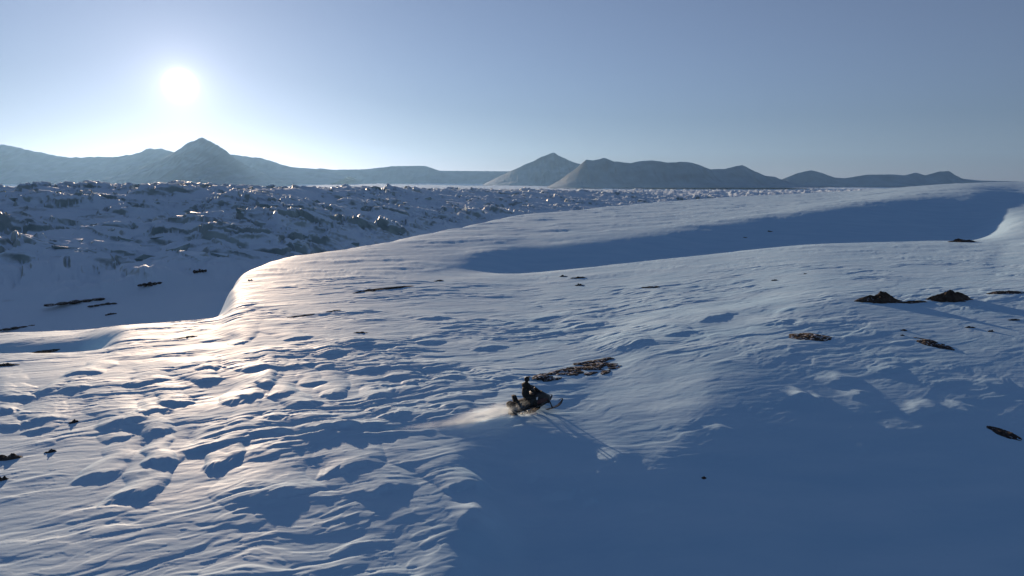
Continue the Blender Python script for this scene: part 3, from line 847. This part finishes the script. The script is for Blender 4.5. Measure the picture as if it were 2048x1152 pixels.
# tunnel, track, running boards
part('tunnel', 'steel', lambda bm: loft(bm, [rrect(-1.52, .44, .20, .07, .3), rrect(-.2, .46, .20, .08, .3)]))
def track(bm):
    path = []
    for a in range(90, 271, 15): path.append((-1.38 + .20 * math.cos(R(a)), .20 + .185 * math.sin(R(a))))
    path += [(-.4, .015), (0.0, .02)]
    for a in range(-80, 91, 15): path.append((.26 + .17 * math.cos(R(a)), .22 + .16 * math.sin(R(a))))
    n = len(path)
    ring = lambda k, w: [bm.verts.new((x, y * .19, z)) for x, z in path for y in (w,)]
    A = ring(0, -1); B = ring(0, 1)
    cxm, czm = -.5, .2
    A2 = [bm.verts.new((x + (cxm - x) * .03, -.19, z + (czm - z) * .16)) for x, z in path]
    B2 = [bm.verts.new((x + (cxm - x) * .03, .19, z + (czm - z) * .16)) for x, z in path]
    for i in range(n):
        j = (i + 1) % n
        bm.faces.new((A[i], A[j], B[j], B[i])); bm.faces.new((A2[j], A2[i], B2[i], B2[j]))
        bm.faces.new((A[j], A[i], A2[i], A2[j])); bm.faces.new((B[i], B[j], B2[j], B2[i]))
    bmesh.ops.recalc_face_normals(bm, faces=bm.faces)
tr = part('track', 'rubber', track, sm, False)
for i in range(22):                                   # cleats
    x = -1.36 + i * .068 * 1.15
    def lug(bm, x=x):
        loft(bm, [rrect(x - .012, .0, .18, .022, .2, 1), rrect(x + .012, .0, .18, .022, .2, 1)])
    if x < .1: part('cleat', 'rubber', lug, tr, False)
def wheel(cx, cz, r, y):
    def f(bm): tube(bm, [(cx, y - .025, cz), (cx, y + .025, cz)], r, 14)
    return f
for s in (-1, 1):
    for cx, cz, r in ((-1.36, .20, .13), (-.9, .10, .075), (-.45, .10, .075), (.22, .22, .11)):
        part('idler_wheel', 'black', wheel(cx, cz, r, s * .14), sm)
    part('slide_rail', 'steel', lambda bm: tube(bm, [(-1.3, s * .1, .07), (-.1, s * .1, .06), (.15, s * .1, .16)], .018), sm)
    part('running_board', 'steel', lambda bm: loft(bm, [rrect(-1.45, .37, .10, .015, .3, 2, s * .30), rrect(-.1, .35, .12, .015, .3, 2, s * .32), rrect(.3, .38, .08, .015, .3, 2, s * .34)]), sm)
part('snow_flap', 'rubber', lambda bm: loft(bm, [rrect(-1.64, .14, .19, .012, .3, 2), rrect(-1.60, .28, .19, .012, .3, 2), rrect(-1.52, .42, .19, .014, .3, 2)]))
# seat, backrest, rack
part('seat', 'vinyl', lambda bm: loft(bm, [rrect(-1.12, .66, .17, .12, .5), rrect(-.9, .68, .20, .15, .5), rrect(-.5, .68, .19, .15, .6), rrect(-.15, .74, .15, .16, .6), rrect(.05, .80, .12, .13, .6)]))
br = part('backrest', 'vinyl', lambda bm: loft(bm, [[(x, y, z) for x, y, z in [(a + -1.13 - .10 * f, b * (.17 - .05 * f), .78 + .40 * f) for a, b in ((-.08, -1.1), (.08, -1.1), (.11, 0), (.08, 1.1), (-.08, 1.1), (-.11, 0))]] for f in (0, .25, .5, .75, 1)]))
part('support', 'steel', lambda bm: tube(bm, [(-1.15, 0, .5), (-1.17, 0, .85)], .03), br)
def rack(bm):
    for s in (-1, 1): tube(bm, [(-1.05, s * .20, .58), (-1.55, s * .20, .58), (-1.66, s * .14, .60)], .014)
    for x in (-1.2, -1.38, -1.55): tube(bm, [(x, -.2, .585), (x, .2, .585)], .012)
    for s in (-1, 1):
        for x in (-1.1, -1.48): tube(bm, [(x, s * .2, .45), (x, s * .2, .585)], .012)
part('cargo_rack', 'steel', rack)
part('tail_light', 'red', lambda bm: loft(bm, [rrect(-1.60, .54, .10, .025, .5, 2), rrect(-1.57, .54, .10, .03, .5, 2)]))
# steering and skis
hb = part('handlebar', 'steel', lambda bm: tube(bm, [(.02, -.40, 1.10), (.08, -.28, 1.12), (.14, -.12, 1.05), (.14, .12, 1.05), (.08, .28, 1.12), (.02, .40, 1.10)], .016))
part('steering_post', 'steel', lambda bm: tube(bm, [(.34, 0, .70), (.14, 0, 1.05)], .022))
for s in (-1, 1):
    part('grip', 'rubber', lambda bm: tube(bm, [(.05, s * .33, 1.115), (.015, s * .42, 1.10)], .022), hb)
    part('mirror', 'black', lambda bm: (tube(bm, [(.40, s * .34, .92), (.36, s * .46, 1.06)], .012), loft(bm, [rrect(.34, 1.10, .07, .045, .6, 3, s * .49), rrect(.38, 1.10, .06, .04, .6, 3, s * .49)])))
    def ski(bm, s=s):
        prof = [(.55, .06), (.62, .025), (.9, .02), (1.25, .02), (1.48, .05), (1.66, .13), (1.80, .26), (1.84, .33)]
        rings = []
        for i, (x, z) in enumerate(prof):
            w = (.05, .075, .085, .085, .085, .08, .055, .03)[i]
            rings.append([(x, s * .48 - w, z - .012), (x, s * .48 + w, z - .012), (x - .01, s * .48 + w, z + .025), (x - .01, s * .48 - w, z + .025)])
        loft(bm, rings)
    sk = part('ski', 'black', ski, sm, False)
    part('ski_loop', 'red', lambda bm: tube(bm, [(1.50, s * .48, .07), (1.56, s * .48, .30), (1.72, s * .48, .38), (1.84, s * .48, .33)], .016), sk)
    part('spindle', 'steel', lambda bm: tube(bm, [(1.02, s * .48, .04), (.94, s * .46, .30), (.88, s * .44, .46)], [.04, .035, .03]), sk)
    part('suspension_arm', 'steel', lambda bm: (tube(bm, [(.94, s * .45, .30), (.72, s * .18, .34)], .02), tube(bm, [(.90, s * .45, .42), (.62, s * .2, .46)], .02)))
    part('shock_absorber', 'red', lambda bm: tube(bm, [(.90, s * .38, .34), (.80, s * .24, .66)], .04, 10))

# cargo bag strapped on the rack behind the backrest
bg = bpy.data.objects.new('duffel_bag', None); col.objects.link(bg)
tag(bg, 'black duffel bag strapped on the rear rack of the snowmobile', 'bag')
bg.matrix_world = Matrix.LocRotScale(sm.location, sm.rotation_euler, sm.scale)
part('bag_body', 'bag', lambda bm: loft(bm, [rrect(-1.66, .72, .20, .08, .8), rrect(-1.62, .73, .26, .135, .8), rrect(-1.47, .74, .28, .155, .8), rrect(-1.35, .73, .26, .14, .8), rrect(-1.31, .72, .20, .09, .8)]), bg)
for y in (-.12, .12):
    part('strap', 'rubber', lambda bm: loft(bm, [rrect(-1.675, .72, .02, .10, .3, 2, y), rrect(-1.62, .73, .02, .147, .3, 2, y), rrect(-1.47, .74, .02, .167, .3, 2, y), rrect(-1.345, .73, .02, .152, .3, 2, y), rrect(-1.295, .72, .02, .10, .3, 2, y)]), bg)

# ------------------------------------------------------------------ rider
rider = bpy.data.objects.new('person', None); col.objects.link(rider)
rider.matrix_world = Matrix.LocRotScale(sm.location, sm.rotation_euler, sm.scale)
tag(rider, 'person in dark snowsuit sitting upright on the snowmobile, hands on handlebar', 'person')
V, E, RAD = [], [], []
def jv(p, r, prev=None):
    V.append(p); RAD.append(r)
    if prev is not None: E.append((prev, len(V) - 1))
    return len(V) - 1
pel = jv((-.42, 0, .98), (.25, .20))
wai = jv((-.40, 0, 1.16), (.245, .20), pel)
che = jv((-.35, 0, 1.40), (.28, .215), wai)
upc = jv((-.31, 0, 1.55), (.22, .18), che)
nec = jv((-.28, 0, 1.67), (.085, .085), upc)
jv((-.25, 0, 1.76), (.095, .10), nec)
for s in (-1, 1):
    hip = jv((-.38, s * .14, .93), (.15, .15), pel)
    kne = jv((.02, s * .30, .86), (.12, .12), hip)
    mid = jv((-.02, s * .32, .66), (.085, .085), kne)
    ank = jv((-.10, s * .32, .47), (.07, .07), mid)
    jv((.10, s * .33, .42), (.06, .05), ank)
    sho = jv((-.31, s * .21, 1.52), (.135, .125), upc)
    elb = jv((-.20, s * .40, 1.26), (.10, .095), sho)
    wri = jv((-.02, s * .385, 1.15), (.05, .05), elb)
    plm = jv((.015, s * .385, 1.145), (.042, .032), wri)
    for q in range(4):                                # four fingers closed round the grip
        yq = s * (.345 + .026 * q)
        a = jv((.055, yq, 1.145 - .003 * q), (.0125, .0125), plm)
        b = jv((.075, yq, 1.115), (.012, .012), a)
        jv((.045, yq, 1.085 + .004 * abs(q - 1)), (.011, .011), b)
    a = jv((.01, s * .335, 1.125), (.014, .014), plm)  # thumb under the bar
    jv((.04, s * .32, 1.10), (.012, .012), a)
me = bpy.data.meshes.new('snowsuit_body')
me.from_pydata(V, E, []); me.update()
body = bpy.data.objects.new('body', me); col.objects.link(body); body.parent = rider
me.materials.append(M['suit'])
md = body.modifiers.new('Skin', 'SKIN')
for i, sv in enumerate(me.skin_vertices[0].data):
    sv.radius = RAD[i]; sv.use_root = (i == 0)
md.use_smooth_shade = True
ms = body.modifiers.new('Sub', 'SUBSURF'); ms.levels = 1; ms.render_levels = 2
# helmet with chin bar, visor and peak
def helmet(bm):
    bmesh.ops.create_uvsphere(bm, u_segments=20, v_segments=14, radius=1.0)
    for v in bm.verts:
        x, y, z = v.co
        if x > 0 and z < 0: x *= 1.18
        v.co = (-.24 + x * .155, y * .125, 1.83 + z * (.145 if z > 0 else .155))
hl = part('helmet', 'helmet', helmet, rider)
def visor(bm):
    rows = []
    for z in (-.035, .0, .035, .055):
        rows.append([bm.verts.new((-.245 + .168 * math.cos(R(a)), .130 * math.sin(R(a)), 1.85 + z)) for a in range(-65, 66, 13)])
    for a, b in zip(rows[:-1], rows[1:]):
        for i in range(len(a) - 1): bm.faces.new((a[i], a[i+1], b[i+1], b[i]))
    bmesh.ops.solidify(bm, geom=bm.faces[:], thickness=0.01)
part('visor', 'glass', visor, hl)
part('peak', 'helmet', lambda bm: loft(bm, [[(-.16, -.10, 1.915), (-.16, .10, 1.915), (-.16, .10, 1.93), (-.16, -.10, 1.93)], [(.0, -.07, 1.925), (.0, .07, 1.925), (.0, .07, 1.935), (.0, -.07, 1.935)]]), hl, False)
for s in (-1, 1):
    part('boot', 'rubber', lambda bm: loft(bm, [rrect(-.17, .43, .05, .05, .6, 3, s * .325), rrect(-.08, .45, .06, .075, .6, 3, s * .325), rrect(.08, .425, .06, .05, .6, 3, s * .33), rrect(.17, .41, .045, .035, .8, 3, s * .33)]), rider)

# ------------------------------------------------------------------ powder thrown up by the track
def powder():
    m = bpy.data.materials.new('airborne_powder'); m.use_nodes = True
    n, l = m.node_tree.nodes, m.node_tree.links
    n.clear()
    out = n.new('ShaderNodeOutputMaterial'); pv = n.new('ShaderNodeVolumePrincipled')
    pv.inputs['Color'].default_value = (0.82, 0.92, 1.0, 1)
    pv.inputs['Anisotropy'].default_value = 0.55
    tc = n.new('ShaderNodeTexCoord')
    ln = n.new('ShaderNodeVectorMath'); ln.operation = 'LENGTH'
    l.new(tc.outputs['Object'], ln.inputs[0])
    mr = n.new('ShaderNodeMapRange'); mr.interpolation_type = 'SMOOTHSTEP'
    mr.inputs['From Min'].default_value = 0.15; mr.inputs['From Max'].default_value = 1.0
    mr.inputs['To Min'].default_value = 1.0; mr.inputs['To Max'].default_value = 0.0
    l.new(ln.outputs['Value'], mr.inputs[0])
    nz = n.new('ShaderNodeTexNoise'); nz.inputs['Scale'].default_value = 2.6; nz.inputs['Detail'].default_value = 4
    l.new(tc.outputs['Object'], nz.inputs['Vector'])
    nr = n.new('ShaderNodeMapRange'); nr.inputs['From Min'].default_value = 0.38; nr.inputs['From Max'].default_value = 0.68
    l.new(nz.outputs['Fac'], nr.inputs[0])
    mu = n.new('ShaderNodeMath'); mu.operation = 'MULTIPLY'
    l.new(mr.outputs[0], mu.inputs[0]); l.new(nr.outputs[0], mu.inputs[1])
    m2 = n.new('ShaderNodeMath'); m2.operation = 'MULTIPLY'; m2.inputs[1].default_value = 3.2
    l.new(mu.outputs[0], m2.inputs[0]); l.new(m2.outputs[0], pv.inputs['Density'])
    l.new(pv.outputs[0], out.inputs['Volume'])
    return m
pm = powder()
bm = bmesh.new()
bmesh.ops.create_icosphere(bm, subdivisions=3, radius=1.0)
pw = mesh_obj('snow_spray', bm, pm)
tag(pw, 'cloud of powder snow thrown up behind the snowmobile track', 'snow spray', None, 'stuff')
hx, hy = math.cos(HEAD), math.sin(HEAD)
pw.location = (smx - 3.3 * hx + 0.2, smy - 2.6 * hy - 0.25, gz(smx - 3.3 * hx, smy - 2.6 * hy) + 0.22)
pw.rotation_euler = (0, R(-7), HEAD - R(10))
pw.scale = (3.4, 0.8, 0.62)
pw2 = pw.copy(); col.objects.link(pw2)
tag(pw2, 'low puff of powder snow boiling up along the snowmobile track', 'snow spray', None, 'stuff')
pw2.location = (smx - 0.75 * hx + 0.25, smy - 0.75 * hy - 0.5, gz(smx - 0.7 * hx, smy - 0.7 * hy) + 0.05)
pw2.scale = (1.3, 0.4, 0.26)

pw3 = pw.copy(); col.objects.link(pw3)
tag(pw3, 'thin low trail of drifting powder left far behind the snowmobile', 'snow spray', None, 'stuff')
tx_, ty_ = hit(900, 850, Zb)
pw3.location = (tx_, ty_, gz(tx_, ty_) + 0.08)
pw3.scale = (3.2, 0.5, 0.24)
pw3.rotation_euler = (0, 0, math.atan2(trail[4][1] - trail[2][1], trail[4][0] - trail[2][0]))

# ------------------------------------------------------------------ haze
hz = bpy.data.materials.new('cold_haze'); hz.use_nodes = True
n, l = hz.node_tree.nodes, hz.node_tree.links
n.clear()
out = n.new('ShaderNodeOutputMaterial'); pv = n.new('ShaderNodeVolumePrincipled')
pv.inputs['Color'].default_value = (0.34, 0.61, 1.0, 1)
pv.inputs['Density'].default_value = 2.7e-5
pv.inputs['Anisotropy'].default_value = 0.5
l.new(pv.outputs[0], out.inputs['Volume'])
bm = bmesh.new()
bmesh.ops.create_cube(bm, size=1.0)
haze = mesh_obj('haze', bm, hz)
haze.scale = (24000, 13500, 640)
haze.location = (0, 6000, 640 / 2 - 75)
tag(haze, 'thin cold haze over the glacier and mountains', 'haze', None, 'stuff')
